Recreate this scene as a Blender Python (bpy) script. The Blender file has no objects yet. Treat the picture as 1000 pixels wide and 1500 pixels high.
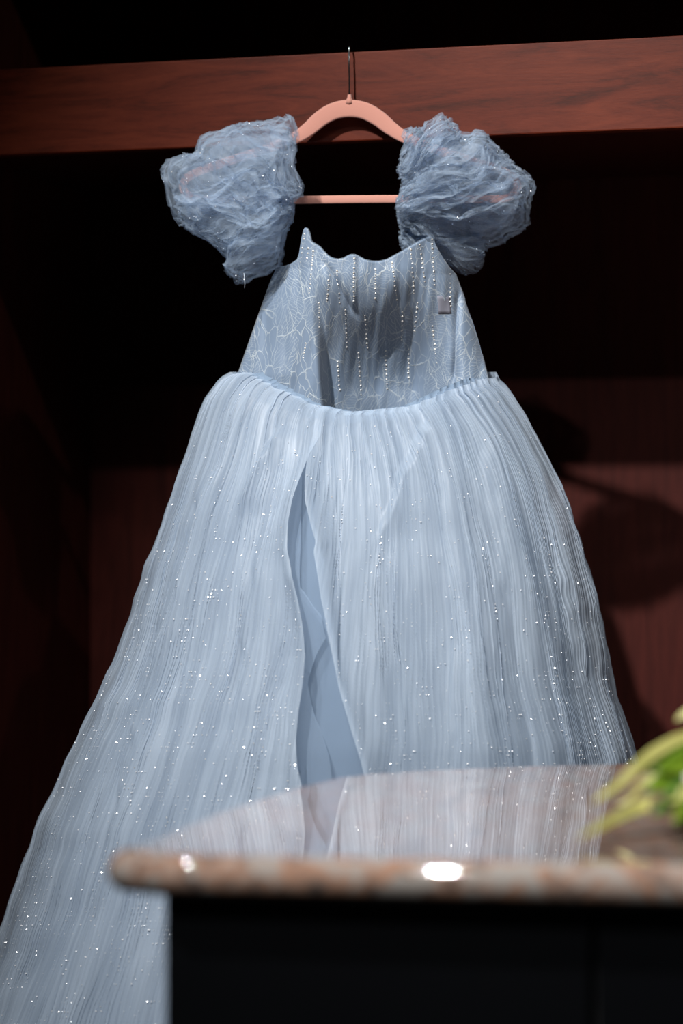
import bpy, bmesh, math
import numpy as np
from mathutils import Vector

# ------------------------------------------------------------------ scene, camera, light
scene = bpy.context.scene
COL = scene.collection
vs = scene.view_settings
scene.display_settings.display_device = 'sRGB'
vs.view_transform = 'Standard'
vs.look = 'None'
vs.exposure = 0.0
vs.gamma = 1.0
vs.use_curve_mapping = False
scene.cycles.use_denoising = True
scene.cycles.transparent_max_bounces = 48
scene.cycles.max_bounces = 8
scene.cycles.caustics_reflective = True

F = 3551.0            # focal length in pixels of the 1000 x 1500 frame
CZ = 1.45             # camera height
cam_d = bpy.data.cameras.new('camera')
cam = bpy.data.objects.new('camera', cam_d)
COL.objects.link(cam)
cam.location = (0, 0, CZ)
cam.rotation_euler = (math.pi / 2, 0, 0)
cam_d.sensor_fit = 'VERTICAL'
cam_d.sensor_height = 36.0
cam_d.sensor_width = 24.0
cam_d.lens = F * 36.0 / 1500.0
cam_d.dof.use_dof = True
cam_d.dof.focus_distance = 3.24
cam_d.dof.aperture_fstop = 2.0
cam_d.dof.aperture_blades = 0
cam_d.clip_start = 0.05
scene.camera = cam

world = bpy.data.worlds.new('dim_room')
scene.world = world
world.use_nodes = True
world.node_tree.nodes['Background'].inputs[0].default_value = (0.75, 0.88, 1.0, 1)
world.node_tree.nodes['Background'].inputs[1].default_value = 0.006


def spot(name, loc, aim, watts, size_deg, blend, radius, col):
    d = bpy.data.lights.new(name, 'SPOT')
    d.energy = watts
    d.spot_size = math.radians(size_deg)
    d.spot_blend = blend
    d.shadow_soft_size = radius
    d.color = col
    o = bpy.data.objects.new(name, d)
    COL.objects.link(o)
    o.location = loc
    o.rotation_euler = (Vector(aim) - Vector(loc)).to_track_quat('-Z', 'Y').to_euler()
    return o


spot('ceiling_spot_key', (-0.93, 1.20, 3.70), (0.47, 3.2, 1.12), 700, 45, 1.0, 0.035, (1.0, 0.975, 0.94))
spot('ceiling_spot_fill', (-0.48, 0.00, 3.68), (0.42, 2.6, 1.15), 190, 45, 1.0, 0.035, (1.0, 0.975, 0.94))

spot('ceiling_spot_side', (1.35, 1.00, 3.68), (-0.50, 3.7, 1.65), 45, 34, 1.0, 0.035, (1.0, 0.93, 0.82))


# ------------------------------------------------------------------ helpers
def W(px, py, Y):
    """point that stands at distance Y in the direction of a pixel"""
    px = np.asarray(px, float); py = np.asarray(py, float); Y = np.asarray(Y, float)
    return np.stack(np.broadcast_arrays((px - 500) / F * Y, Y + 0 * px, CZ + (750 - py) / F * Y), -1)


def srgb(r, g, b):
    f = lambda c: (c / 255 / 12.92) if c <= 10 else ((c / 255 + 0.055) / 1.055) ** 2.4
    return (f(r), f(g), f(b), 1.0)


_rng = np.random.RandomState(11)
_perm = np.concatenate([_rng.permutation(256)] * 3)
_grad = _rng.normal(size=(256, 3)); _grad /= np.linalg.norm(_grad, axis=1)[:, None]


def noise(x, y, z=0.0):
    x, y, z = np.broadcast_arrays(np.asarray(x, float), np.asarray(y, float), np.asarray(z, float))
    xi = np.floor(x).astype(int); yi = np.floor(y).astype(int); zi = np.floor(z).astype(int)
    xf = x - xi; yf = y - yi; zf = z - zi
    fade = lambda t: t * t * t * (t * (t * 6 - 15) + 10)
    u, v, w = fade(xf), fade(yf), fade(zf)
    xi &= 255; yi &= 255; zi &= 255

    def g(a, b, c):
        h = _perm[_perm[_perm[(xi + a) & 255] + ((yi + b) & 255)] + ((zi + c) & 255)]
        gr = _grad[h]
        return gr[..., 0] * (xf - a) + gr[..., 1] * (yf - b) + gr[..., 2] * (zf - c)
    L = lambda a, b, t: a + (b - a) * t
    return 1.6 * L(L(L(g(0, 0, 0), g(1, 0, 0), u), L(g(0, 1, 0), g(1, 1, 0), u), v),
                   L(L(g(0, 0, 1), g(1, 0, 1), u), L(g(0, 1, 1), g(1, 1, 1), u), v), w)


def sstep(a, b, x):
    t = np.clip((np.asarray(x, float) - a) / (b - a), 0, 1)
    return t * t * (3 - 2 * t)


def mesh_np(name, verts, faces, mat, parent=None, smooth=True, uv=None):
    me = bpy.data.meshes.new(name)
    verts = np.asarray(verts, np.float32).reshape(-1, 3)
    faces = np.asarray(faces, np.int32)
    n = faces.shape[1]
    me.vertices.add(len(verts)); me.vertices.foreach_set('co', verts.ravel())
    me.loops.add(faces.size); me.loops.foreach_set('vertex_index', faces.ravel())
    me.polygons.add(len(faces))
    me.polygons.foreach_set('loop_start', np.arange(0, faces.size, n, dtype=np.int32))
    me.polygons.foreach_set('loop_total', np.full(len(faces), n, np.int32))
    if smooth:
        me.polygons.foreach_set('use_smooth', np.ones(len(faces), bool))
    if uv is not None:
        l = me.uv_layers.new(name='UVMap')
        l.data.foreach_set('uv', np.asarray(uv, np.float32).reshape(-1, 2)[faces.ravel()].ravel())
    me.update(); me.validate()
    me.materials.append(mat)
    o = bpy.data.objects.new(name, me)
    COL.objects.link(o)
    if parent is not None:
        o.parent = parent
        o.matrix_parent_inverse = parent.matrix_basis.inverted()
    return o


def grid_faces(nr, nc, wrap=False):
    r = np.arange(nr - 1)[:, None]
    c = np.arange(nc if wrap else nc - 1)[None, :]
    c2 = (c + 1) % nc
    a = r * nc + c
    return np.stack(np.broadcast_arrays(a, r * nc + c2, (r + 1) * nc + c2, (r + 1) * nc + c), -1).reshape(-1, 4)


def bm_obj(name, bm, mat, parent=None, smooth=False, bevel=0.0, seg=2):
    if bevel:
        bmesh.ops.bevel(bm, geom=list(bm.edges), offset=bevel, segments=seg, profile=0.5, affect='EDGES')
    bmesh.ops.recalc_face_normals(bm, faces=bm.faces)
    me = bpy.data.meshes.new(name)
    bm.to_mesh(me); bm.free()
    if smooth:
        for p in me.polygons:
            p.use_smooth = True
    me.materials.append(mat)
    o = bpy.data.objects.new(name, me)
    COL.objects.link(o)
    if parent is not None:
        o.parent = parent
        o.matrix_parent_inverse = parent.matrix_basis.inverted()
    return o


def bm_box(x0, x1, y0, y1, z0, z1):
    bm = bmesh.new()
    bmesh.ops.create_cube(bm, size=1.0)
    for v in bm.verts:
        v.co = Vector((x0 + (v.co.x + .5) * (x1 - x0), y0 + (v.co.y + .5) * (y1 - y0), z0 + (v.co.z + .5) * (z1 - z0)))
    return bm


def tube(name, pts, rad, mat, parent=None, nseg=10):
    """round tube along points, radius may vary, ends capped"""
    P = np.asarray(pts, float); n = len(P)
    R = np.broadcast_to(np.asarray(rad, float), (n,))
    T = np.gradient(P, axis=0); T /= np.linalg.norm(T, axis=1)[:, None] + 1e-12
    up = np.array([0.31, 0.2, 0.93]); V = []
    for i in range(n):
        a = np.cross(T[i], up); a /= np.linalg.norm(a); b = np.cross(T[i], a)
        th = np.linspace(0, 2 * np.pi, nseg, endpoint=False)
        V.append(P[i] + R[i] * (np.cos(th)[:, None] * a + np.sin(th)[:, None] * b))
    V = np.concatenate(V)
    bm = bmesh.new()
    vv = [bm.verts.new(p) for p in V]
    for f in grid_faces(n, nseg, True):
        bm.faces.new([vv[k] for k in f])
    bm.faces.new(vv[:nseg][::-1]); bm.faces.new(vv[-nseg:])
    return bm_obj(name, bm, mat, parent, smooth=True)


def smooth_path(pts, n):
    """Catmull-Rom through the points"""
    P = np.asarray(pts, float)
    P = np.vstack([2 * P[0] - P[1], P, 2 * P[-1] - P[-2]])
    out = []
    m = len(P) - 3
    for t in np.linspace(0, m - 1e-9, n):
        i = int(t); f = t - i
        a, b, c, d = P[i:i + 4]
        out.append(0.5 * (2 * b + (c - a) * f + (2 * a - 5 * b + 4 * c - d) * f * f + (3 * b - a - 3 * c + d) * f ** 3))
    return np.array(out)


def empty(name, loc, label, cat, rz=0.0):
    o = bpy.data.objects.new(name, None)
    COL.objects.link(o)
    o.location = loc; o.rotation_euler = (0, 0, rz)
    o.empty_display_size = 0.05
    o['label'] = label; o['category'] = cat
    bpy.context.view_layer.update()
    return o


# ------------------------------------------------------------------ materials
def new_mat(name):
    m = bpy.data.materials.new(name)
    m.use_nodes = True
    nt = m.node_tree
    nt.nodes.clear()
    out = nt.nodes.new('ShaderNodeOutputMaterial')
    return m, nt, out


def N(nt, typ, **kw):
    n = nt.nodes.new(typ)
    for k, v in kw.items():
        if k.startswith('i_'):
            n.inputs[k[2:].replace('_', ' ')].default_value = v
        else:
            setattr(n, k, v)
    return n


def principled(name, col, rough=0.5, metal=0.0, coat=0.0, ior=1.5, sheen=0.0):
    m, nt, out = new_mat(name)
    b = N(nt, 'ShaderNodeBsdfPrincipled')
    b.inputs['Base Color'].default_value = col
    b.inputs['Roughness'].default_value = rough
    b.inputs['Metallic'].default_value = metal
    b.inputs['Coat Weight'].default_value = coat
    b.inputs['IOR'].default_value = ior
    b.inputs['Sheen Weight'].default_value = sheen
    nt.links.new(b.outputs[0], out.inputs[0])
    return m, nt, b


def ramp(nt, fac, stops):
    r = N(nt, 'ShaderNodeValToRGB')
    e = r.color_ramp.elements
    while len(e) < len(stops):
        e.new(0.5)
    for el, (p, c) in zip(e, stops):
        el.position = p; el.color = c
    nt.links.new(fac, r.inputs[0])
    return r.outputs[0]


def wood(name, dark, mid, light, stretch, rough=0.40, spec=0.2):
    m, nt, b = principled(name, mid, rough)
    b.inputs['Specular IOR Level'].default_value = spec
    tc = N(nt, 'ShaderNodeTexCoord')
    mp = N(nt, 'ShaderNodeMapping'); mp.inputs['Scale'].default_value = stretch
    nt.links.new(tc.outputs['Object'], mp.inputs[0])
    n1 = N(nt, 'ShaderNodeTexNoise', i_Scale=5.0, i_Detail=8.0, i_Roughness=0.6, i_Distortion=1.6)
    nt.links.new(mp.outputs[0], n1.inputs['Vector'])
    n2 = N(nt, 'ShaderNodeTexNoise', i_Scale=70.0, i_Detail=4.0, i_Roughness=0.7)
    nt.links.new(mp.outputs[0], n2.inputs['Vector'])
    mx = N(nt, 'ShaderNodeMath', operation='MULTIPLY_ADD')
    nt.links.new(n2.outputs[0], mx.inputs[0]); mx.inputs[1].default_value = 0.30
    nt.links.new(n1.outputs[0], mx.inputs[2])
    c = ramp(nt, mx.outputs[0], [(0.44, dark), (0.62, mid), (0.82, light)])
    nt.links.new(c, b.inputs['Base Color'])
    bp = N(nt, 'ShaderNodeBump', i_Strength=0.06, i_Distance=0.001)
    nt.links.new(n2.outputs[0], bp.inputs['Height'])
    nt.links.new(bp.outputs[0], b.inputs['Normal'])
    return m


def tulle(name, col, alpha, trans=0.35, gloss=0.0, var=0.0, dens=0.0):
    """sheer net: part of the light goes straight through the holes of the weave"""
    m, nt, out = new_mat(name)
    d = N(nt, 'ShaderNodeBsdfDiffuse'); d.inputs[0].default_value = col
    t = N(nt, 'ShaderNodeBsdfTranslucent'); t.inputs[0].default_value = col
    mx = N(nt, 'ShaderNodeMixShader'); mx.inputs[0].default_value = trans
    nt.links.new(d.outputs[0], mx.inputs[1]); nt.links.new(t.outputs[0], mx.inputs[2])
    last = mx.outputs[0]
    if gloss:
        g = N(nt, 'ShaderNodeBsdfGlossy'); g.inputs['Roughness'].default_value = 0.42
        g.inputs[0].default_value = (1, 1, 1, 1)
        m2 = N(nt, 'ShaderNodeMixShader'); m2.inputs[0].default_value = gloss
        nt.links.new(last, m2.inputs[1]); nt.links.new(g.outputs[0], m2.inputs[2])
        last = m2.outputs[0]
    tr = N(nt, 'ShaderNodeBsdfTransparent')
    fin = N(nt, 'ShaderNodeMixShader'); fin.inputs[0].default_value = alpha
    if dens:   # gathered net lies denser along its folds
        at = N(nt, 'ShaderNodeAttribute', attribute_name='density')
        ma = N(nt, 'ShaderNodeMath', operation='MULTIPLY_ADD'); ma.inputs[1].default_value = dens; ma.inputs[2].default_value = alpha
        nt.links.new(at.outputs['Fac'], ma.inputs[0]); nt.links.new(ma.outputs[0], fin.inputs[0])
    if var:
        uv = N(nt, 'ShaderNodeUVMap')
        mp = N(nt, 'ShaderNodeMapping'); mp.inputs['Scale'].default_value = (210.0, 2.2, 1.0)
        nt.links.new(uv.outputs[0], mp.inputs[0])
        n1 = N(nt, 'ShaderNodeTexNoise', i_Scale=1.0, i_Detail=3.0, i_Roughness=0.6)
        nt.links.new(mp.outputs[0], n1.inputs['Vector'])
        mp2 = N(nt, 'ShaderNodeMapping'); mp2.inputs['Scale'].default_value = (24.0, 5.0, 1.0)
        nt.links.new(uv.outputs[0], mp2.inputs[0])
        n2 = N(nt, 'ShaderNodeTexNoise', i_Scale=1.0, i_Detail=2.0)
        nt.links.new(mp2.outputs[0], n2.inputs['Vector'])
        mm = N(nt, 'ShaderNodeMath', operation='MULTIPLY')
        nt.links.new(n1.outputs[0], mm.inputs[0]); nt.links.new(n2.outputs[0], mm.inputs[1])
        mr = N(nt, 'ShaderNodeMapRange')
        mr.inputs['From Min'].default_value = 0.12; mr.inputs['From Max'].default_value = 0.38
        mr.inputs['To Min'].default_value = alpha - var; mr.inputs['To Max'].default_value = alpha + var
        nt.links.new(mm.outputs[0], mr.inputs['Value'])
        nt.links.new(mr.outputs[0], fin.inputs[0])
    nt.links.new(tr.outputs[0], fin.inputs[1]); nt.links.new(last, fin.inputs[2])
    nt.links.new(fin.outputs[0], out.inputs[0])
    return m


M = {}
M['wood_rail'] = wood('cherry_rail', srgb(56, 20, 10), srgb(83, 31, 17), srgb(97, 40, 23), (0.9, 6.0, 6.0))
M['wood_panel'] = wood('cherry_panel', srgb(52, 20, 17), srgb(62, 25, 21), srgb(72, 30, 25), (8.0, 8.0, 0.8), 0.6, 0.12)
M['hanger'], _, _ = principled('pink_flock', srgb(192, 136, 122), 0.95, sheen=0.3)
M['chrome'], _, _ = principled('chrome', (0.75, 0.75, 0.75, 1), 0.12, metal=1.0)
M['overlay'] = tulle('crinkled_organza', (0.565, 0.67, 0.80, 1), 0.50, 0.35, 0.02, var=0.16)
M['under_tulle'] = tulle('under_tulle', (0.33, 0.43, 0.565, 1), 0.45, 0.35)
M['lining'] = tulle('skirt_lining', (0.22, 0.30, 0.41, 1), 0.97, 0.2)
M['sleeve'] = tulle('sleeve_tulle', (0.57, 0.70, 0.86, 1), 0.20, 0.5, 0.02, dens=0.42)
M['pearl'], _, _ = principled('pearl', (0.80, 0.79, 0.75, 1), 0.2, metal=0.3, coat=0.5)
M['glitter'], _, _ = principled('glitter', (0.95, 0.97, 1.0, 1), 0.25, metal=0.35, coat=0.5)
M['label'], _, _ = principled('label_cloth', srgb(122, 124, 138), 0.8)
M['thread'], _, _ = principled('thread', srgb(190, 200, 215), 0.7)
M['black'], _, _ = principled('black_lacquer', (0.004, 0.0045, 0.006, 1), 0.32)
M['floor'], _, _ = principled('dark_floor', (0.03, 0.024, 0.02, 1), 0.5)


def granite():
    m, nt, b = principled('polished_granite', (0.2, 0.12, 0.09, 1), 0.035, coat=1.0, ior=1.8)
    b.inputs['Coat Roughness'].default_value = 0.02
    b.inputs['Coat IOR'].default_value = 1.8
    tc = N(nt, 'ShaderNodeTexCoord')
    v = N(nt, 'ShaderNodeTexVoronoi', i_Scale=80.0, i_Randomness=1.0)
    nt.links.new(tc.outputs['Object'], v.inputs['Vector'])
    n = N(nt, 'ShaderNodeTexNoise', i_Scale=38.0, i_Detail=5.0, i_Roughness=0.7)
    nt.links.new(tc.outputs['Object'], n.inputs['Vector'])
    sx = N(nt, 'ShaderNodeSeparateColor')
    nt.links.new(v.outputs['Color'], sx.inputs[0])
    a = N(nt, 'ShaderNodeMath', operation='MULTIPLY_ADD'); a.inputs[1].default_value = 0.45
    nt.links.new(sx.outputs[0], a.inputs[0]); nt.links.new(n.outputs[0], a.inputs[2])
    c = ramp(nt, a.outputs[0], [(0.36, srgb(100, 96, 96)), (0.54, srgb(172, 148, 136)), (0.70, srgb(214, 166, 140)),
                                (0.88, srgb(204, 196, 190))])
    nt.links.new(c, b.inputs['Base Color'])
    return m


M['granite'] = granite()


def lace():
    """blue net with a silver embroidery of branching leaf veins"""
    m, nt, b = principled('vein_lace', (0.3, 0.4, 0.53, 1), 0.6, sheen=0.2)
    uv = N(nt, 'ShaderNodeUVMap')
    nz = N(nt, 'ShaderNodeTexNoise', i_Scale=38.0, i_Detail=3.0)
    nt.links.new(uv.outputs[0], nz.inputs['Vector'])
    sc = N(nt, 'ShaderNodeVectorMath', operation='MULTIPLY_ADD')
    sc.inputs[1].default_value = (0.018, 0.026, 0)
    nt.links.new(nz.outputs['Color'], sc.inputs[0]); nt.links.new(uv.outputs[0], sc.inputs[2])
    mp = N(nt, 'ShaderNodeMapping'); mp.inputs['Scale'].default_value = (50.0, 17.0, 1.0)
    nt.links.new(sc.outputs[0], mp.inputs[0])
    ve = N(nt, 'ShaderNodeTexVoronoi', feature='DISTANCE_TO_EDGE', voronoi_dimensions='2D', i_Scale=1.0)
    nt.links.new(mp.outputs[0], ve.inputs['Vector'])
    vc = N(nt, 'ShaderNodeTexVoronoi', feature='F1', voronoi_dimensions='2D', i_Scale=1.0)
    nt.links.new(mp.outputs[0], vc.inputs['Vector'])
    line = N(nt, 'ShaderNodeMapRange', interpolation_type='SMOOTHSTEP')
    line.inputs['From Min'].default_value = 0.002; line.inputs['From Max'].default_value = 0.018
    line.inputs['To Min'].default_value = 1.0; line.inputs['To Max'].default_value = 0.0
    nt.links.new(ve.outputs['Distance'], line.inputs['Value'])
    # side veins: hatching whose slant differs from leaf to leaf
    cc = N(nt, 'ShaderNodeSeparateColor'); nt.links.new(vc.outputs['Color'], cc.inputs[0])
    ang = N(nt, 'ShaderNodeMath', operation='MULTIPLY_ADD'); ang.inputs[1].default_value = 2.4; ang.inputs[2].default_value = 0.4
    nt.links.new(cc.outputs[0], ang.inputs[0])
    rot = N(nt, 'ShaderNodeVectorRotate', rotation_type='Z_AXIS')
    nt.links.new(sc.outputs[0], rot.inputs['Vector']); nt.links.new(ang.outputs[0], rot.inputs['Angle'])
    wv = N(nt, 'ShaderNodeTexWave', i_Scale=85.0, i_Distortion=0.6)
    nt.links.new(rot.outputs[0], wv.inputs['Vector'])
    h = N(nt, 'ShaderNodeMapRange', interpolation_type='SMOOTHSTEP')
    h.inputs['From Min'].default_value = 0.80; h.inputs['From Max'].default_value = 1.0
    h.inputs['To Max'].default_value = 0.40
    nt.links.new(wv.outputs['Fac'], h.inputs['Value'])
    has = N(nt, 'ShaderNodeMath', operation='GREATER_THAN'); has.inputs[1].default_value = 0.35
    nt.links.new(cc.outputs[1], has.inputs[0])
    hm = N(nt, 'ShaderNodeMath', operation='MULTIPLY')
    nt.links.new(h.outputs[0], hm.inputs[0]); nt.links.new(has.outputs[0], hm.inputs[1])
    # some stretches of thread are thicker, others fade
    nb = N(nt, 'ShaderNodeTexNoise', i_Scale=30.0, i_Detail=2.0)
    nt.links.new(uv.outputs[0], nb.inputs['Vector'])
    br = N(nt, 'ShaderNodeMapRange')
    br.inputs['From Min'].default_value = 0.35; br.inputs['From Max'].default_value = 0.65
    br.inputs['To Min'].default_value = 0.30; br.inputs['To Max'].default_value = 1.0
    nt.links.new(nb.outputs[0], br.inputs['Value'])
    mp3 = N(nt, 'ShaderNodeMapping'); mp3.inputs['Scale'].default_value = (96.0, 34.0, 1.0); mp3.inputs['Rotation'].default_value = (0, 0, 0.12)
    nt.links.new(sc.outputs[0], mp3.inputs[0])
    ve2 = N(nt, 'ShaderNodeTexVoronoi', feature='DISTANCE_TO_EDGE', voronoi_dimensions='2D', i_Scale=1.0)
    nt.links.new(mp3.outputs[0], ve2.inputs['Vector'])
    line2 = N(nt, 'ShaderNodeMapRange', interpolation_type='SMOOTHSTEP')
    line2.inputs['From Min'].default_value = 0.004; line2.inputs['From Max'].default_value = 0.040
    line2.inputs['To Min'].default_value = 0.62; line2.inputs['To Max'].default_value = 0.0
    nt.links.new(ve2.outputs['Distance'], line2.inputs['Value'])
    mx0 = N(nt, 'ShaderNodeMath', operation='MAXIMUM')
    nt.links.new(line.outputs[0], mx0.inputs[0]); nt.links.new(line2.outputs[0], mx0.inputs[1])
    mxl = N(nt, 'ShaderNodeMath', operation='MAXIMUM')
    nt.links.new(mx0.outputs[0], mxl.inputs[0]); nt.links.new(hm.outputs[0], mxl.inputs[1])
    fac = N(nt, 'ShaderNodeMath', operation='MULTIPLY')
    nt.links.new(mxl.outputs[0], fac.inputs[0]); nt.links.new(br.outputs[0], fac.inputs[1])
    base = N(nt, 'ShaderNodeMix', data_type='RGBA')
    base.inputs['A'].default_value = (0.165, 0.228, 0.325, 1); base.inputs['B'].default_value = (0.55, 0.61, 0.64, 1)
    nt.links.new(fac.outputs[0], base.inputs['Factor'])
    nt.links.new(base.outputs['Result'], b.inputs['Base Color'])
    bp = N(nt, 'ShaderNodeBump', i_Strength=0.5, i_Distance=0.0006)
    nt.links.new(fac.outputs[0], bp.inputs['Height']); nt.links.new(bp.outputs[0], b.inputs['Normal'])
    return m


M['lace'] = lace()


def leaf_mat(name, c1, c2):
    m, nt, b = principled(name, c1, 0.45)
    tc = N(nt, 'ShaderNodeTexCoord')
    n = N(nt, 'ShaderNodeTexNoise', i_Scale=30.0, i_Detail=2.0)
    nt.links.new(tc.outputs['Object'], n.inputs['Vector'])
    nt.links.new(ramp(nt, n.outputs[0], [(0.35, c1), (0.65, c2)]), b.inputs['Base Color'])
    b.inputs['Subsurface Weight'].default_value = 0.0
    return m


M['leaf'] = leaf_mat('green_leaf', srgb(84, 116, 18), srgb(118, 142, 32))
M['leaf_dark'] = leaf_mat('deep_green_leaf', srgb(58, 94, 30), srgb(86, 120, 48))
M['strap'] = leaf_mat('yellow_strap_leaf', srgb(160, 158, 84), srgb(180, 176, 104))
M['petal'], _, _ = principled('white_petal', srgb(235, 232, 220), 0.6)
M['flower_eye'], _, _ = principled('yellow_flower', srgb(200, 180, 40), 0.6)
M['vase'], _, _ = principled('glazed_white', srgb(210, 208, 200), 0.2)

# ------------------------------------------------------------------ the built-in cupboard (turned by 14.7 degrees)
ANG = math.radians(14.7)
P0 = (0.0115, 3.372)


def cab(name, bm, mat, parent=None, bevel=0.0, kind=None):
    """place a mesh built in cupboard axes (x along the rail, y inwards, z up)"""
    o = bm_obj(name, bm, mat, None, bevel=bevel)
    if parent is None:
        o.location = (P0[0], P0[1], 0); o.rotation_euler = (0, 0, -ANG)
    else:
        o.parent = parent
    if kind:
        o['kind'] = kind
    return o


UL, UR, DEP = -0.609, 0.80, 0.60
RAIL_B, RAIL_T = 1.9656, 2.090
fl = bm_obj('floor', bm_box(-2.2, 2.2, -0.6, 4.6, -0.05, 0.0), M['floor']); fl['kind'] = 'structure'
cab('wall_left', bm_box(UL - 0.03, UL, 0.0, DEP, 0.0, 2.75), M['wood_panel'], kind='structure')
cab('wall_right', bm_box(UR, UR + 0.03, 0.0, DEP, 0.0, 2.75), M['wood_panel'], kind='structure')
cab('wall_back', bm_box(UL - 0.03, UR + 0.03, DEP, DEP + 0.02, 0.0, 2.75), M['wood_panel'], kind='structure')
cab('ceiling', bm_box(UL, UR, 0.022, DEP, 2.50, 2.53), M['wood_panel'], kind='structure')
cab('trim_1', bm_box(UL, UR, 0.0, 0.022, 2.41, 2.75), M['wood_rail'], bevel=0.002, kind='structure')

shelf = empty('cupboard_shelf', (P0[0], P0[1], RAIL_B), 'reddish cherry wood shelf with the deep front rail the hanger hooks over', 'shelf', -ANG)


def shelf_part(name, bm, mat, bevel=0.0, label=None):
    for v in bm.verts:
        v.co.z -= RAIL_B
    o = cab(name, bm, mat, shelf, bevel)
    if label:
        o['label'] = label
    return o


shelf_part('front_rail', bm_box(UL, UR, 0.0, 0.022, RAIL_B, RAIL_T), M['wood_rail'], 0.0022)
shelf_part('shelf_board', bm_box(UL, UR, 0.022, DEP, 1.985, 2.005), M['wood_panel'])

# ------------------------------------------------------------------ hanger
HA = math.radians(10.0)
hanger = empty('clothes_hanger', W(512, 293, 3.35).tolist(), 'pink flocked slim clothes hanger with steel hook over the wooden rail', 'hanger')


def hY(px):
    return 3.352 - (np.asarray(px, float) - 512) / F * 3.35 * math.tan(HA)


def flat_band(name, path, widths, thick, mat, parent):
    """band of varying width along a pixel path in the hanger's plane, with rounded edges"""
    P = np.asarray(path, float)
    T = np.gradient(P, axis=0); T /= np.linalg.norm(T, axis=1)[:, None]
    Nn = np.stack([-T[:, 1], T[:, 0]], 1)
    Wd = np.asarray(widths, float)[:, None] / 2
    k = 12
    V = []
    for th in np.linspace(0, 2 * np.pi, k, endpoint=False):
        c, s = math.cos(th), math.sin(th)
        cx = math.copysign(abs(c) ** 0.45, c); sy = math.copysign(abs(s) ** 0.45, s)
        q = P + Nn * Wd * cx
        V.append(W(q[:, 0], q[:, 1], hY(q[:, 0]) + thick / 2 * sy))
    V = np.stack(V, 1)
    n = len(P)
    bm = bmesh.new()
    vv = [bm.verts.new(p) for p in V.reshape(-1, 3)]
    for f in grid_faces(n, k, True):
        bm.faces.new([vv[i] for i in f])
    bm.faces.new(vv[:k][::-1]); bm.faces.new(vv[-k:])
    return bm_obj(name, bm, mat, parent, smooth=True)


arch = smooth_path([(272, 262), (292, 251), (330, 238), (380, 222), (414, 210), (434, 201), (452, 189), (470, 173.5), (490, 162.5), (512, 159),
                    (534, 162.5), (554, 173.5), (572, 188), (592, 201), (612, 209), (644, 221), (696, 238), (734, 250), (754, 261)], 110)
xx = arch[:, 0]
wid = np.interp(np.abs(xx - 512), [0, 30, 52, 66, 84, 110, 245], [26, 25, 23, 20, 16.5, 15, 13])
flat_band('shoulder_arch', arch, wid, 0.0065, M['hanger'], hanger)
bar = smooth_path([(272, 262), (268, 274), (276, 287), (294, 293), (340, 293.5), (430, 293), (512, 292), (597, 291.5), (680, 292), (732, 291.5),
                   (750, 286), (758, 274), (754, 261)], 90)
flat_band('trouser_bar', bar, np.full(90, 12.0), 0.0065, M['hanger'], hanger)
cpts = W([511.5, 511.5, 511.5, 511.5], [152, 147, 143, 138.5], 3.352)
tube('hook_collar', cpts, [0.0056, 0.0046, 0.0030, 0.0023], M['hanger'], hanger, 14)
z_top = RAIL_T + 0.0045
hk = [W(511.5, 142, 3.352), W(511.5, 120, 3.352), W(511, 95, 3.352), W(511.0, 80, 3.3535)]
c0 = hk[-1]
yb = P0[1] + 0.022 + 0.010
for a in np.linspace(0.0, math.pi, 12)[1:]:
    ym = (c0[1] + yb) / 2; rr = (yb - c0[1]) / 2
    hk.append(np.array([c0[0] + 0.001 * math.sin(a), ym - rr * math.cos(a), z_top - 0.006 + 0.014 * math.sin(a)]))
hk.append(np.array([c0[0], yb, z_top - 0.03])); hk.append(np.array([c0[0], yb + 0.004, z_top - 0.04]))
tube('hook', smooth_path(hk, 70), 0.00125, M['chrome'], hanger, 10)

# ------------------------------------------------------------------ dress
dress = empty('ball_gown', W(530, 600, 3.33).tolist(), 'pale blue glittering tulle ball gown with puff sleeves and beaded corset bodice', 'dress')

LSIL = np.array([(545, 338), (552, 325), (560, 317), (583, 300), (605, 290), (635, 279), (675, 265), (715, 250), (755, 235), (795, 222), (830, 208),
                 (870, 195), (905, 185), (930, 178), (970, 165), (1005, 150), (1030, 136), (1060, 125), (1085, 113), (1110, 101), (1135, 92),
                 (1165, 79), (1195, 65), (1215, 56), (1240, 48), (1265, 38), (1300, 25), (1330, 15), (1362, 2), (1470, -40), (1680, -115), (1860, -180)], float)
RSIL = np.array([(545, 722), (556, 727), (562, 735), (575, 745), (590, 754), (605, 764), (635, 780), (655, 789), (675, 799), (710, 814), (745, 826),
                 (780, 838), (820, 851), (850, 860), (880, 868), (910, 875), (950, 883), (990, 890), (1020, 898), (1035, 904), (1060, 911), (1085, 920),
                 (1117, 927), (1200, 942), (1350, 962), (1500, 980), (1860, 1000)], float)
GL = np.array([(545, 474), (600, 470), (640, 455), (680, 447), (720, 438), (760, 431), (800, 429), (840, 434), (880, 443), (920, 450), (960, 453), (1000, 449),
               (1040, 443), (1080, 439), (1120, 440), (1180, 452), (1300, 462), (1860, 480)], float)
GR = np.array([(545, 462), (600, 459), (640, 453), (680, 452), (720, 454), (760, 461), (790, 467), (805, 464), (830, 467), (880, 473), (920, 481), (960, 490),
               (1000, 498), (1040, 508), (1080, 518), (1120, 528), (1300, 565), (1860, 640)], float)
ip = lambda A, y: np.interp(y, A[:, 0], A[:, 1])
Y0 = 3.33


def skirt_dep(y):
    return np.interp(y, [545, 570, 620, 700, 850, 1100, 1500, 1860], [0.105, 0.118, 0.132, 0.157, 0.198, 0.25, 0.30, 0.33])


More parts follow.
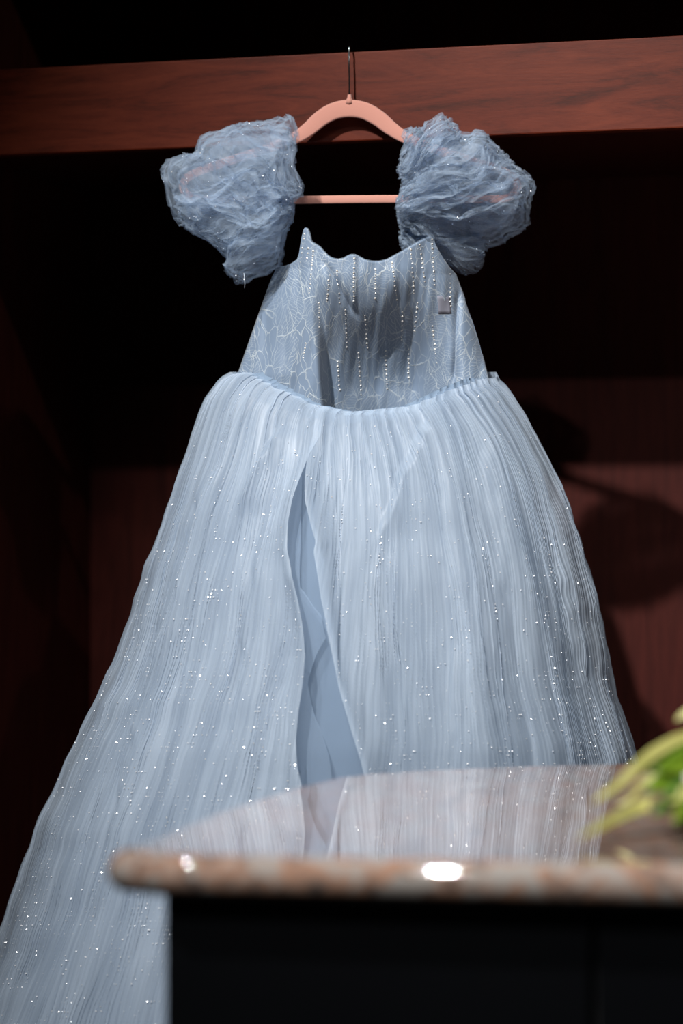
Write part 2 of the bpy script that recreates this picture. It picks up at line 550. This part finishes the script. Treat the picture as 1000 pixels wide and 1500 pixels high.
def seam_sag(q):
    """how far the waist seam dips below its ends (pixels)"""
    return np.interp(q, [0.0, 0.06, 0.16, 0.32, 0.46, 0.68, 0.86, 0.95, 1.0], [4, 0, 20, 48, 58, 50, 22, 10, 8])


def skirt_point(a, y, wscale=1.0, dscale=1.0):
    """a: angle round the skirt, 0 = left side, pi/2 = front, pi = right side, beyond = back"""
    L = ip(LSIL, y); R = ip(RSIL, y)
    q = (1 - np.cos(a)) / 2
    q2 = 0.5 + (q - 0.5) * wscale
    px = L + (R - L) * q2
    sa = np.sin(a)
    Y = Y0 - skirt_dep(y) * dscale * np.where(sa > 0, np.abs(sa) ** 0.85, -0.75 * np.abs(sa) ** 0.85)
    py = y + np.where(sa > 0, seam_sag(q), 0.0) * np.clip(1 - (y - 545) / 330, 0, 1) ** 2
    return px, py, Y


def a_of(px, y):
    L = ip(LSIL, y); R = ip(RSIL, y)
    return np.arccos(np.clip(1 - 2 * (px - L) / (R - L), -1, 1))


def skirt_sheet(name, mat, a0, a1, nfront, rows, wscale, dscale, fold, pleat, seed, parent, edge=None, nb=None, top=0.0, hem=1860, lift=0.0):
    """a0(y), a1(y): angles where the sheet begins and ends on every row"""
    tt = np.linspace(0, 1, rows)
    yr = 545 + (hem - 545) * (0.55 * tt ** 1.5 + 0.45 * tt)
    yr = yr[:, None]
    A0 = a0(yr); A1 = a1(yr)
    t = np.linspace(0, 1, nfront)[None, :]
    a = A0 + (A1 - A0) * t
    px, py, Y = skirt_point(a, yr, wscale, dscale)
    py = py + top
    P = W(px, py, Y)
    U = a if nb is None else nb
    rampv = 0.25 + 0.75 * sstep(560, 800, yr)
    wob = noise(U * 1.7, yr / 420, seed + 3.3) * 0.5
    F1 = noise(U * 3.2 + wob, yr / 520, seed)
    F2 = noise(U * 9.0 + wob * 2, yr / 260, seed + 7.1)
    F2b = noise(U * 9.0 + 31.7 + wob * 2, yr / 260, seed + 17.1)
    F3 = noise(U * 26 + wob * 5, yr / 150, seed + 1.9)
    F3b = noise(U * 26 + 9.4 + wob * 5, yr / 150, seed + 11.9)
    F4 = noise(U * 60 + wob * 8, yr / 60, seed + 23.0)
    dn = fold * rampv * (0.014 * F1 + 0.0042 * F2 + 0.0008 * F3 + 0.0003 * F4 + 0.0005 * noise(U * 17 + wob * 4 + yr / 90, yr / 38, seed + 41.0) + 0.0040 * np.abs(np.cos(a)) ** 8 * noise(U * 2.2, yr / 42, seed + 29.0)) + lift
    dt = fold * rampv * (0.010 * F2b + 0.0030 * F3b + 0.0007 * F4)
    if pleat:   # a few long creases where the cloth is caught up
        for (x0, y0, x1, y1, amp, wd) in ((622, 612, 556, 775, 0.010, 55), (404, 632, 345, 745, 0.009, 45), (700, 640, 745, 900, 0.006, 60), (800, 690, 858, 1000, 0.006, 40),
                                          (300, 700, 262, 900, 0.006, 40), (385, 760, 345, 1080, 0.006, 50), (640, 800, 665, 1090, 0.005, 60), (250, 900, 150, 1250, 0.007, 40)):
            fy = (py - y0) / (y1 - y0)
            dd_ = px - (x0 + (x1 - x0) * fy) + 6 * noise(py / 40, x0, 0.5)
            dn = dn + amp * sstep(-7, 7, dd_) * np.exp(-np.maximum(dd_, 0) / wd) * sstep(-0.12, 0.15, fy) * (1 - sstep(0.8, 1.15, fy))
    # gathers just under the waist seam
    gath = np.exp(-(yr - 545) / 110.0)
    ph = 2 * np.pi * 34 * U / np.pi + 5 * noise(U * 7, yr / 200, seed + 2.2)
    dn = dn + fold * 0.0024 * gath * np.sin(ph)
    dt = dt + fold * 0.0030 * gath * np.cos(ph * 1.0 + 0.7)
    if pleat:
        m = 0.35 + 0.65 * sstep(-0.25, 0.35, noise(U * 5.0, yr / 170, seed + 5.0))
        ph = 2 * np.pi * 190 * U / np.pi + 4.0 * noise(U * 14, yr / 110, seed + 8.8) + 1.6 * noise(U * 40, yr / 45, seed + 4.4)
        sc = np.interp(yr, [545, 700, 1100, 1860], [0.35, 0.75, 1.0, 1.2])
        dn = dn + pleat * 0.00038 * m * sc * np.sin(ph)
        dt = dt + pleat * 0.0012 * m * sc * np.cos(ph + 0.5)
    if edge is not None:   # the free edge rolls forward a little
        dist = (A1 - a) if edge == 'end' else (a - A0)
        sg = 1.0 if edge == 'end' else -1.0
        roll = np.exp(-(dist / 0.05) ** 2) * sstep(600, 720, yr)
        dn = dn + 0.014 * roll + 0.012 * np.exp(-(dist / 0.16) ** 2) * sstep(600, 760, yr)
        keep = 1 - 0.85 * np.exp(-(dist / 0.035) ** 2)
        dt = dt * keep
    nx = -np.cos(a); ny = -np.sin(a); tx = np.sin(a); ty = -np.cos(a)
    P[..., 0] += nx * dn + tx * dt
    P[..., 1] += ny * dn + ty * dt
    uv = np.stack([np.broadcast_to(U * 0.30, a.shape), np.broadcast_to(yr / 1060.0, a.shape)], -1)
    nr, nc = a.shape
    o = mesh_np(name, P, grid_faces(nr, nc), mat, parent, uv=uv)
    return o, P, a, yr


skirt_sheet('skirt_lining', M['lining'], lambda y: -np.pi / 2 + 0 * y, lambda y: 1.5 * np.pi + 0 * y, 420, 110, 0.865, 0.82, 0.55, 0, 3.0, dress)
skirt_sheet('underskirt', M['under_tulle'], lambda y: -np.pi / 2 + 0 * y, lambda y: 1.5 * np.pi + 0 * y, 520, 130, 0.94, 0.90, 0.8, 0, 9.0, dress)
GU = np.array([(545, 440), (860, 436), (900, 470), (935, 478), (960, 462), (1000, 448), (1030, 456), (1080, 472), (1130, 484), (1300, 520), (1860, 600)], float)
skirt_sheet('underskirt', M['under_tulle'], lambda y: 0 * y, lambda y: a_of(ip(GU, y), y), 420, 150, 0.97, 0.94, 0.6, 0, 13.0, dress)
oL, PL, aL, yL = skirt_sheet('skirt_overlay', M['overlay'], lambda y: -0.25 * np.pi + 0 * y, lambda y: a_of(ip(GL, y), y), 820, 230, 1.0, 1.0, 1.0, 1.0, 21.0, dress, 'end')
oR, PR, aR, yR = skirt_sheet('skirt_overlay', M['overlay'], lambda y: a_of(ip(GR, y), y), lambda y: 1.25 * np.pi + 0 * y, 1050, 230, 1.0, 1.0, 1.0, 1.0, 37.0, dress, 'start', lift=0.002)

# ---- bodice
TOP = np.array([(404, 393), (408, 391), (418, 390), (428, 386), (436, 380), (439, 371), (442, 350), (445, 337), (447.5, 333.5), (451, 335), (454, 343), (456, 354),
                (463, 358), (469, 362), (475, 369), (481, 375), (487, 378.5), (495, 380), (503, 378.5), (510, 374.5), (514, 373), (520, 373), (526, 376), (534, 380.5),
                (545, 383), (556, 383), (567, 380), (578, 374), (590, 367), (602, 360), (615, 352.5), (626, 347), (632, 344.5), (634.5, 347), (636, 356), (641, 367), (648, 379), (657, 392), (666, 402)], float)
SEAMX = np.array([348, 380, 405, 432, 460, 490, 520, 560, 600, 640, 680, 716], float)
SEAMY = np.array([549, 561, 573, 586, 597, 604, 607, 605, 599, 586, 569, 559], float)


def ridge_x(py):
    return 444 + (np.asarray(py, float) - 345) * (24.0 / 250)


def bodice_Y(px, py):
    px = np.asarray(px, float); py = np.asarray(py, float)
    v = np.clip((py - 345) / 250, 0, 1)
    L = 405 - 57 * np.clip((py - 393) / 156, 0, 1); R = 668 + 48 * np.clip((py - 402) / 155, 0, 1)
    s = np.clip((px - L) / (R - L), 0, 1)
    base = 3.335 - np.interp(py, [340, 450, 560, 600], [0.075, 0.068, 0.055, 0.05]) * np.sin(np.pi * s) ** 0.65
    rx = ridge_x(py)
    A = 0.003 + 0.085 * sstep(392, 575, py)
    rec = A * (0.45 * sstep(rx, rx + 18, px) + 0.55 * sstep(rx, rx + 85, px)) * (1 - sstep(595, 690, px))
    # cup creases and the seams
    d1 = (px - (482 + (py - 395) * 0.56)); c1 = np.exp(-(d1 / 6.0) ** 2) * sstep(372, 400, py) * (1 - sstep(445, 470, py)) * 0.007
    d2 = px - (668 - (py - 480) * 0.03); c2 = np.exp(-(d2 / 5.0) ** 2) * sstep(420, 450, py) * (1 - sstep(545, 570, py)) * 0.008
    cup = -0.006 * np.exp(-((px - 583) / 30) ** 2 - ((py - 405) / 30) ** 2) - 0.010 * np.exp(-((px - 480) / 22) ** 2 - ((py - 415) / 35) ** 2)
    d3 = px - 518; c3 = -0.004 * np.exp(-(d3 / 5.0) ** 2) * (1 - sstep(440, 470, py))
    dn = noise(px / 26 + py / 200, py / 95, 4.2) * 0.0045 + noise(px / 11 + py / 120, py / 60, 8.2) * 0.0018
    return base + rec + c1 + c2 + cup + c3 + dn


nc, nr = 330, 120
d = np.concatenate([[0], np.cumsum(np.hypot(*(np.diff(TOP, axis=0).T)))]); d /= d[-1]
ss = np.linspace(0, 1, nc)
tx_ = np.interp(ss, d, TOP[:, 0]); ty_ = np.interp(ss, d, TOP[:, 1])
sb = (tx_ - 404) / (666 - 404)
bx_ = 348 + (716 - 348) * np.interp(sb, [0, 0.16, 0.5, 0.88, 1.0], [0, 0.24, 0.50, 0.83, 1.0])
by_ = np.interp(bx_, SEAMX, SEAMY) + 3
vv_ = np.linspace(0, 1, nr)[:, None] ** 0.9
bpx = tx_ + (bx_ - tx_) * vv_ - 4 * np.sin(np.pi * vv_) * (sb > 0.9) * (sb - 0.9) * 10 * -1
bpy_ = ty_ + (by_ - ty_) * vv_
bY = bodice_Y(bpx, bpy_)
front = W(bpx, bpy_, bY)
uvb = np.stack([bpx / 1060, -bpy_ / 1060], -1)
bod = mesh_np('bodice', front, grid_faces(nr, nc), M['lace'], dress, uv=uvb)
sol = bod.modifiers.new('thickness', 'SOLIDIFY'); sol.thickness = 0.0018; sol.offset = -1
# the back of the bodice, lower cut
bk_v = np.linspace(0, 1, 30)[:, None]; bk_s = np.linspace(0, 1, 60)[None, :]
bkx = (404 + 264 * bk_s) * (1 - bk_v) + (348 + 368 * bk_s) * bk_v
bky = (398 + 6 * bk_s + 18 * np.sin(np.pi * bk_s)) * (1 - bk_v) + (552 + 8 * bk_s + 0 * bk_v) * bk_v
bkY = 3.338 + 0.070 * np.sin(np.pi * bk_s) + 0 * bk_v
mesh_np('bodice_back', W(bkx, bky, bkY), grid_faces(30, 60), M['lace'], dress, uv=np.stack([bkx / 1060 + 1.0, -bky / 1060], -1))
# piping along the top edge
tube('neckline_binding', W(tx_[::3], ty_[::3], bodice_Y(tx_[::3], ty_[::3]) - 0.0005), 0.0012, M['sleeve'], bod, 6)
# narrow waistband hidden in the gathers
wx = np.linspace(345, 718, 90)
wy = np.interp(wx, SEAMX, SEAMY)
wY = bodice_Y(wx, wy) - 0.004

# ---- bead strings
STR = [(446, 341, 441, 386), (452, 362, 449, 384), (459, 366, 453, 431), (482, 402, 478, 443), (467, 442, 467, 481), (518.6, 377, 517.7, 446),
       (493, 395, 497, 445), (505, 452, 507.5, 510), (550, 393, 549, 442), (534, 460, 538, 511), (524, 515, 529, 580), (494, 528, 497, 573),
       (448, 501, 444, 526), (574, 383, 581, 444), (601, 364, 605.5, 431), (614, 357, 622, 414), (632, 349, 636, 419), (658, 400, 660, 450),
       (589, 455, 588, 499), (611, 442, 607, 486), (633, 476, 640, 533), (598, 510, 598.5, 558), (564, 512, 567, 571)]
ico = bmesh.new(); bmesh.ops.create_icosphere(ico, subdivisions=1, radius=1.0)
IV = np.array([v.co for v in ico.verts]); IF = np.array([[v.index for v in f.verts] for f in ico.faces]); ico.free()
rs = np.random.RandomState(5)
for (x0, y0, x1, y1) in STR:
    n = max(4, int(math.hypot(x1 - x0, y1 - y0) / 3.3))
    V = []; Fc = []
    for k in range(n):
        f = (k + 0.5) / n
        bx = x0 + (x1 - x0) * f + rs.normal() * 0.25; by = y0 + (y1 - y0) * f
        r = (0.0018 if k % 2 == 0 else 0.0011) * (0.8 + 0.35 * rs.rand())
        p = W(bx, by, bodice_Y(bx, by) - 0.0012)
        Fc.append(IF + len(V) * len(IV)); V.append(IV * r + p)
    mesh_np('bead_string', np.concatenate(V), np.concatenate(Fc), M['pearl'], bod)
# care label showing through the net
lx = np.array([[642, 658], [640, 662]]); ly = np.array([[433, 434], [461, 459]])
lx = np.linspace(0, 1, 6)[None, :] * 19 + 641 + np.linspace(-1, 1, 6)[:, None]; ly = 433 + np.linspace(0, 1, 6)[:, None] * 27 + 0 * lx
lab = mesh_np('care_label', W(lx, ly, bodice_Y(lx, ly) - 0.0016), grid_faces(6, 6), M['label'], bod)
lab['label'] = 'small pinkish white cloth label'
ls = lab.modifiers.new('thickness', 'SOLIDIFY'); ls.thickness = 0.0006

# ---- sleeves
SL = [(432, 175), (436, 195), (432, 215), (430, 240), (440, 262), (444, 275), (440, 285), (430, 297), (431, 315), (428, 325), (420, 335), (417, 350), (414, 375), (411, 390), (400, 398), (380, 406), (358, 414),
      (345, 413), (333, 405), (330, 398), (334, 388), (328, 375), (312, 362), (300, 350), (285, 345), (270, 330), (255, 320), (250, 305), (245, 290), (243, 270), (235, 258), (236, 245), (243, 235), (255, 231),
      (270, 225), (285, 224), (290, 218), (291, 205), (300, 197), (320, 190), (345, 182), (362, 177), (385, 178), (405, 173), (425, 171)]
SR = [(594, 192), (602, 188), (615, 190), (626, 180), (638, 172), (646, 167), (656, 174), (667, 183), (675, 195), (688, 197), (697, 190), (709, 193), (715, 203), (730, 217), (745, 230), (757, 245), (772, 255), (784, 268),
      (785, 280), (779, 295), (776, 310), (774, 330), (765, 340), (750, 345), (744, 348), (735, 356), (725, 360), (715, 361), (705, 368), (708, 380), (705, 393), (695, 400), (680, 402), (668, 397), (658, 390), (645, 382),
      (630, 378), (612, 374), (590, 368), (583, 352), (588, 335), (582, 315), (579, 300), (583, 285), (590, 270), (585, 255), (583, 240), (587, 225), (594, 210), (590, 200)]


def sleeve(outline, c, Yc_fn, h, hb, shells, origin, radial, along, seed, ns_glit):
    O = np.array(outline, float)
    ang = np.unwrap(np.arctan2(O[:, 1] - c[1], O[:, 0] - c[0]))
    O2 = np.vstack([O, O[:1]])
    dd = np.concatenate([[0], np.cumsum(np.hypot(*np.diff(O2, axis=0).T))]); dd /= dd[-1]
    nth, nps = 560, 200
    tt = np.linspace(0, 1, nth, endpoint=False)
    bx = np.interp(tt, dd, O2[:, 0]); by = np.interp(tt, dd, O2[:, 1])
    V = []; Fc = []; fr = []; DEN = []
    for k, (sc, sd, amp) in enumerate(shells):
        ps = np.linspace(0.0004, math.pi - 0.02, nps)[:, None]
        r = np.sin(ps) ** 0.75
        px = c[0] + (bx - c[0]) * r * sc; py = c[1] + (by - c[1]) * r * sc
        dz = np.cos(ps)
        dep = np.where(dz > 0, h * np.abs(dz) ** 0.5, -hb * np.abs(dz) ** 0.6) * sc + 0 * px
        Y = Yc_fn(py) - dep
        # fold field: coordinate across and along the gathers
        rho = np.hypot(px - origin[0], py - origin[1]); th = np.arctan2(py - origin[1], px - origin[0])
        ax = th * radial + 0.9 * noise(px / 60, py / 60, sd + dep * 25)
        al = rho / along
        s2 = dep * 22
        n1x = noise(ax * 1.0, al * 1.3 + 5, s2 + sd); n1y = noise(ax * 1.0 + 40, al * 1.3, s2 + sd); n1z = noise(ax * 1.0 + 80, al * 1.3, s2 + sd)
        n2x = noise(ax * 2.6, al * 2.3, s2 * 2 + sd + 9); n2y = noise(ax * 2.6 + 33, al * 2.3, s2 * 2 + sd + 9); n2z = noise(ax * 2.6 + 71, al * 2.3, s2 * 2 + sd + 9)
        n3x = noise(ax * 7.0, al * 4.5, s2 * 3 + sd + 2); n3y = noise(ax * 7.0 + 13, al * 4.5, s2 * 3 + sd + 2); n3z = noise(ax * 7.0 + 51, al * 4.5, s2 * 3 + sd + 2)
        n4x = noise(ax * 16.0, al * 7, s2 * 4 + sd + 3); n4y = noise(ax * 16.0 + 19, al * 7, s2 * 4 + sd + 3)
        q1 = noise(ax * 4.5 + 3, al * 1.6, s2 * 2 + sd + 6); q2 = noise(ax * 11.0 + 7, al * 2.6, s2 * 3 + sd + 4); q3 = noise(px / 16.0, py / 16.0, s2 * 3 + sd)
        dn_ = np.maximum(np.maximum((1 - np.abs(q1)) ** 9, 0.75 * (1 - np.abs(q2)) ** 7), 0.7 * (1 - np.abs(q3)) ** 10)
        DEN.append(np.broadcast_to(dn_, px.shape).ravel())
        inner = 1 - 0.85 * np.exp(-((1 - r) / 0.16) ** 2)
        ax_ = amp * inner
        dx = ax_ * (20 * n1x + 11.0 * n2x) + 5.5 * n3x + 2.6 * n4x
        dy = ax_ * (22 * n1y + 12.0 * n2y) + 6.0 * n3y + 2.8 * n4y
        dY = ax_ * (0.026 * n1z + 0.013 * n2z) + 0.0050 * n3z
        P = W(px + dx, py + dy, Y + dY)
        V.append(P.reshape(-1, 3)); Fc.append(grid_faces(nps, nth, True) + k * nps * nth)
        if k == 0:
            fr = P[:nps // 2].reshape(-1, 3)
    o = mesh_np('puff_sleeve', np.concatenate(V), np.concatenate(Fc), M['sleeve'], dress)
    o.data.attributes.new('density', 'FLOAT', 'POINT').data.foreach_set('value', np.concatenate(DEN).astype(np.float32))
    glitter(o, fr, ns_glit, 0.0005, 0.0011, seed)
    return o


def glitter(parent, pts, n, s0, s1, seed, wts=None):
    """tiny square metal flakes stuck to the cloth"""
    r = np.random.RandomState(seed)
    idx = r.choice(len(pts), n, p=wts)
    p = np.asarray(pts)[idx] + np.array([0, -0.0018, 0])
    s = (s0 + (s1 - s0) * r.rand(n) ** 2.5)[:, None]
    nrm = np.stack([r.normal(0, 0.42, n), -np.ones(n), 0.35 + r.normal(0, 0.42, n)], 1); nrm /= np.linalg.norm(nrm, axis=1)[:, None]
    t = np.cross(nrm, r.normal(size=(n, 3))); t /= np.linalg.norm(t, axis=1)[:, None]
    b = np.cross(nrm, t)
    V = np.stack([p + t * s, p + b * s, p - t * s, p - b * s], 1).reshape(-1, 3)
    o = mesh_np('glitter', V, np.arange(4 * n).reshape(-1, 4), M['glitter'], parent, smooth=False)
    o['kind'] = 'stuff'
    return o


sleeve(SL, (348, 285), lambda py: np.interp(py, [170, 300, 410], [3.305, 3.30, 3.335]), 0.055, 0.045,
       [(0.985, 2.0, 1.0), (0.90, 14.0, 1.2), (0.78, 27.0, 1.3)], (470, 300), 3.4, 95.0, 1, 90)
sleeve(SR, (676, 286), lambda py: np.interp(py, [165, 215, 300, 340, 400], [3.245, 3.262, 3.30, 3.345, 3.365]), 0.045, 0.04,
       [(0.985, 42.0, 0.8), (0.90, 54.0, 0.9), (0.78, 67.0, 1.0)], (530, 315), 7.5, 135.0, 2, 110)
tube('loose_thread', W(np.array([357, 358, 358.5, 358]), np.array([400, 408, 415, 422]), 3.27), 0.00035, M['thread'], dress, 5)

for (o, P, a, yr, n, sd) in ((oL, PL, aL, yL, 3600, 3), (oR, PR, aR, yR, 3200, 4)):
    ok = (a > 0.03) & (a < math.pi - 0.03)
    wgt = (ok * np.interp(yr, [545, 650, 900, 1250, 1500, 1600], [0.12, 0.35, 0.8, 1.5, 1.5, 0.1]) * (np.abs(np.sin(a)) + 0.15) * np.gradient(yr[:, 0])[:, None])
    wgt = wgt * np.exp(2.2 * noise(a * 9, yr / 60, 77.0))
    wgt = (wgt / wgt.sum()).ravel()
    glitter(o, P.reshape(-1, 3), n, 0.0003, 0.0011, sd, wgt)

# ------------------------------------------------------------------ granite table in front
TZ = 1.154; TT = 0.037
OUT = np.array([(-0.205, 2.125), (-0.200, 2.112), (-0.150, 2.083), (0.285, 2.0256), (1.05, 1.925), (1.25, 2.10), (1.25, 2.85), (1.05, 3.0), (0.62, 2.93), (0.4056, 2.885), (0.343, 2.866),
                (0.1995, 2.833), (0.0785, 2.785), (0.02, 2.745), (-0.015, 2.71), (-0.052, 2.628), (-0.1345, 2.389), (-0.178, 2.20), (-0.2, 2.145)], float)
def dense(P, step):
    out = []
    for i in range(len(P)):
        a, b = P[i], P[(i + 1) % len(P)]
        k = max(1, int(np.linalg.norm(b - a) / step))
        out += [a + (b - a) * j / k for j in range(k)]
    return np.array(out)


table = empty('granite_table', (0.45, 2.45, 0.0), 'polished brown granite topped counter with a black base, blurred in the foreground', 'table')


def inset_poly(P, dist):
    n = len(P); out = []
    area = 0.5 * np.sum(P[:, 0] * np.roll(P[:, 1], -1) - np.roll(P[:, 0], -1) * P[:, 1])
    sg = 1 if area > 0 else -1
    for i in range(n):
        e1 = P[i] - P[i - 1]; e2 = P[(i + 1) % n] - P[i]
        e1 /= np.linalg.norm(e1); e2 /= np.linalg.norm(e2)
        n1 = sg * np.array([-e1[1], e1[0]]); n2 = sg * np.array([-e2[1], e2[0]])
        m = n1 + n2; m /= np.linalg.norm(m)
        out.append(P[i] + m * dist / max(0.5, m @ n1))
    return np.array(out)


def slab(name, P, prof, mat, parent):
    """polygon plate whose edge follows prof = [(inset, z), ...] from the underside to the top"""
    bm = bmesh.new(); rings = []
    for ins, z in prof:
        Q = inset_poly(P, ins) if ins > 1e-6 else P
        rings.append([bm.verts.new((x, y, z)) for x, y in Q])
    n = len(P)
    for r0, r1 in zip(rings, rings[1:]):
        for i in range(n):
            f = bm.faces.new([r0[i], r0[(i + 1) % n], r1[(i + 1) % n], r1[i]]); f.smooth = True
    bm.faces.new(rings[0][::-1]); bm.faces.new(rings[-1])
    return bm_obj(name, bm, mat, parent)


R_ = TT / 2
prof = [(R_ * (1 - math.cos(t)) * 0.9, TZ - R_ + R_ * math.sin(t)) for t in np.linspace(-math.pi / 2, math.pi / 2, 13)]
slab('table_top', dense(OUT, 0.02), prof, M['granite'], table)
BASE = inset_poly(OUT, 0.045)
slab('table_base', inset_poly(OUT, 0.055), [(0, 0.0), (0, TZ - TT)], M['black'], table)
# front panels, meeting in an open joint
f0 = np.array([-0.152, 2.083 + 0.027]); f1 = np.array([0.285, 2.0256 + 0.03]); f2 = np.array([1.02, 1.925 + 0.035])
dirv = (f2 - f0) / np.linalg.norm(f2 - f0); nrm2 = np.array([-dirv[1], dirv[0]])
for (u0, u1) in ((0.0, 0.366), (0.372, 0.76), (0.766, 1.15)):
    bm = bmesh.new()
    q = [f0 + dirv * u0, f0 + dirv * u1, f0 + dirv * u1 + nrm2 * 0.012, f0 + dirv * u0 + nrm2 * 0.012]
    lo = [bm.verts.new((x, y, 0.08)) for x, y in q]; hi = [bm.verts.new((x, y, TZ - TT - 0.002)) for x, y in q]
    bm.faces.new(lo[::-1]); bm.faces.new(hi)
    for i in range(4):
        bm.faces.new([lo[i], lo[(i + 1) % 4], hi[(i + 1) % 4], hi[i]])
    bm_obj('front_panel', bm, M['black'], table, bevel=0.001)

# ------------------------------------------------------------------ flower arrangement on the table
VX, VY = 0.375, 2.26
fa = empty('flower_arrangement', (VX, VY, TZ), 'small arrangement with arching yellow strap leaves and fresh green foliage on the granite', 'plant')


def lathe(name, prof, mat, parent, cx, cy, n=28):
    P = []
    for r, z in prof:
        th = np.linspace(0, 2 * np.pi, n, endpoint=False)
        P.append(np.stack([cx + r * np.cos(th), cy + r * np.sin(th), np.full(n, z)], -1))
    return mesh_np(name, np.array(P), grid_faces(len(prof), n, True), mat, parent)


lathe('vase', [(0.0, TZ), (0.03, TZ), (0.036, TZ + 0.01), (0.038, TZ + 0.03), (0.034, TZ + 0.05), (0.031, TZ + 0.052), (0.030, TZ + 0.04), (0.0, TZ + 0.038)], M['vase'], fa, VX, VY)


def blade(name, pts, width, mat, parent, prof=None, fold=0.25, n=26, up=(0, 0, 1)):
    """leaf blade along a 3-D path with a creased middle and real thickness"""
    P = smooth_path(pts, n)
    T = np.gradient(P, axis=0); T /= np.linalg.norm(T, axis=1)[:, None]
    side = np.cross(T, np.array(up, float)); side /= np.linalg.norm(side, axis=1)[:, None] + 1e-9
    nn = np.cross(side, T)
    t = np.linspace(0, 1, n)
    w = width * (np.interp(t, [0, 0.15, 0.6, 0.9, 1], [0.5, 0.85, 1, 0.55, 0.04]) if prof is None else np.interp(t, prof[0], prof[1]))
    V = []
    for k in (-1, -0.5, 0, 0.5, 1):
        V.append(P + side * (w / 2 * k)[:, None] + nn * (w * fold * abs(k) * 0.5)[:, None])
    V = np.stack(V, 1)
    o = mesh_np(name, V, grid_faces(n, 5), mat, parent)
    s = o.modifiers.new('thickness', 'SOLIDIFY'); s.thickness = 0.0008
    return o


def pw(*a):
    out = []
    for x, y, d in a:
        p = W(x, y, d - 0.13 if d > 2.25 else d)
        p[2] = max(p[2], TZ + 0.004)
        out.append(p.tolist())
    return out


vb = [VX, VY, TZ + 0.04]
for pts, w in ((pw((1062, 1085, 2.40), (1012, 1078, 2.38), (955, 1105, 2.36), (905, 1150, 2.34), (866, 1176, 2.33)), 0.017),
               (pw((1055, 1120, 2.38), (1000, 1165, 2.30), (950, 1178, 2.22), (900, 1200, 2.18), (846, 1228, 2.13)), 0.021),
               (pw((1058, 1115, 2.39), (1000, 1118, 2.40), (950, 1140, 2.40), (922, 1170, 2.40), (902, 1180, 2.40)), 0.010),
               (pw((1070, 1080, 2.42), (1040, 1040, 2.44), (1010, 1042, 2.45), (988, 1056, 2.45)), 0.016),
               (pw((1090, 1090, 2.42), (1120, 1040, 2.42), (1180, 1060, 2.42), (1230, 1120, 2.42)), 0.017)):
    blade('strap_leaf', [vb] + pts, w * 0.68, M['strap'], fa, up=(0.25, -0.75, 0.6))
LEAFP = ([0, 0.12, 0.4, 0.7, 0.9, 1], [0.12, 0.45, 1.0, 0.8, 0.35, 0.03])
rl = np.random.RandomState(9)
for k, (x, y, dd_, w, mt) in enumerate(((928, 1126, 2.36, 0.044, 'leaf'), (944, 1158, 2.33, 0.040, 'leaf'), (958, 1128, 2.34, 0.036, 'leaf'), (955, 1195, 2.30, 0.030, 'leaf_dark'), (985, 1205, 2.27, 0.032, 'leaf'),
                                        (978, 1120, 2.40, 0.026, 'leaf'), (990, 1235, 2.22, 0.030, 'leaf_dark'), (1000, 1175, 2.34, 0.036, 'leaf_dark'), (1010, 1110, 2.42, 0.034, 'leaf'), (1090, 1100, 2.38, 0.036, 'leaf'), (1130, 1150, 2.36, 0.036, 'leaf_dark'))):
    tip = np.array(pw((x, y, dd_))[0]); b0 = np.array(vb); m = (tip + b0) / 2 + np.array([0, 0, 0.016])
    q = b0 + (tip - b0) * 0.30 + np.array([0, 0, 0.010])
    blade('green_leaf', [q.tolist(), m.tolist(), tip.tolist()], w, M[mt], fa, LEAFP, 0.3, 16, up=(0.2, -0.8, 0.6))
for (x, y, dd_) in ((1024, 1150, 2.32), (1075, 1105, 2.36)):
    c = np.array(pw((x, y, dd_))[0])
    fo = lathe('flower', [(0.0, c[2] - 0.004), (0.004, c[2] - 0.002), (0.005, c[2] + 0.001), (0.003, c[2] + 0.004), (0.0, c[2] + 0.005)], M['flower_eye'], fa, c[0], c[1], 12)
    for k in range(6):
        th = k * math.pi / 3 + 0.4
        e = np.array([math.cos(th), -0.25 * abs(math.sin(th)), math.sin(th)])
        blade('petal', [(c + e * 0.003).tolist(), (c + e * 0.010 + np.array([0, -0.003, 0])).tolist(), (c + e * 0.017).tolist()], 0.011, M['petal'], fo, LEAFP, 0.2, 8, up=(0, -1, 0.05))
    tube('stem', smooth_path([vb, ((np.array(vb) + c) / 2 + np.array([0, 0.01, 0.01])).tolist(), c.tolist()], 12), 0.0016, M['leaf_dark'], fa, 6)
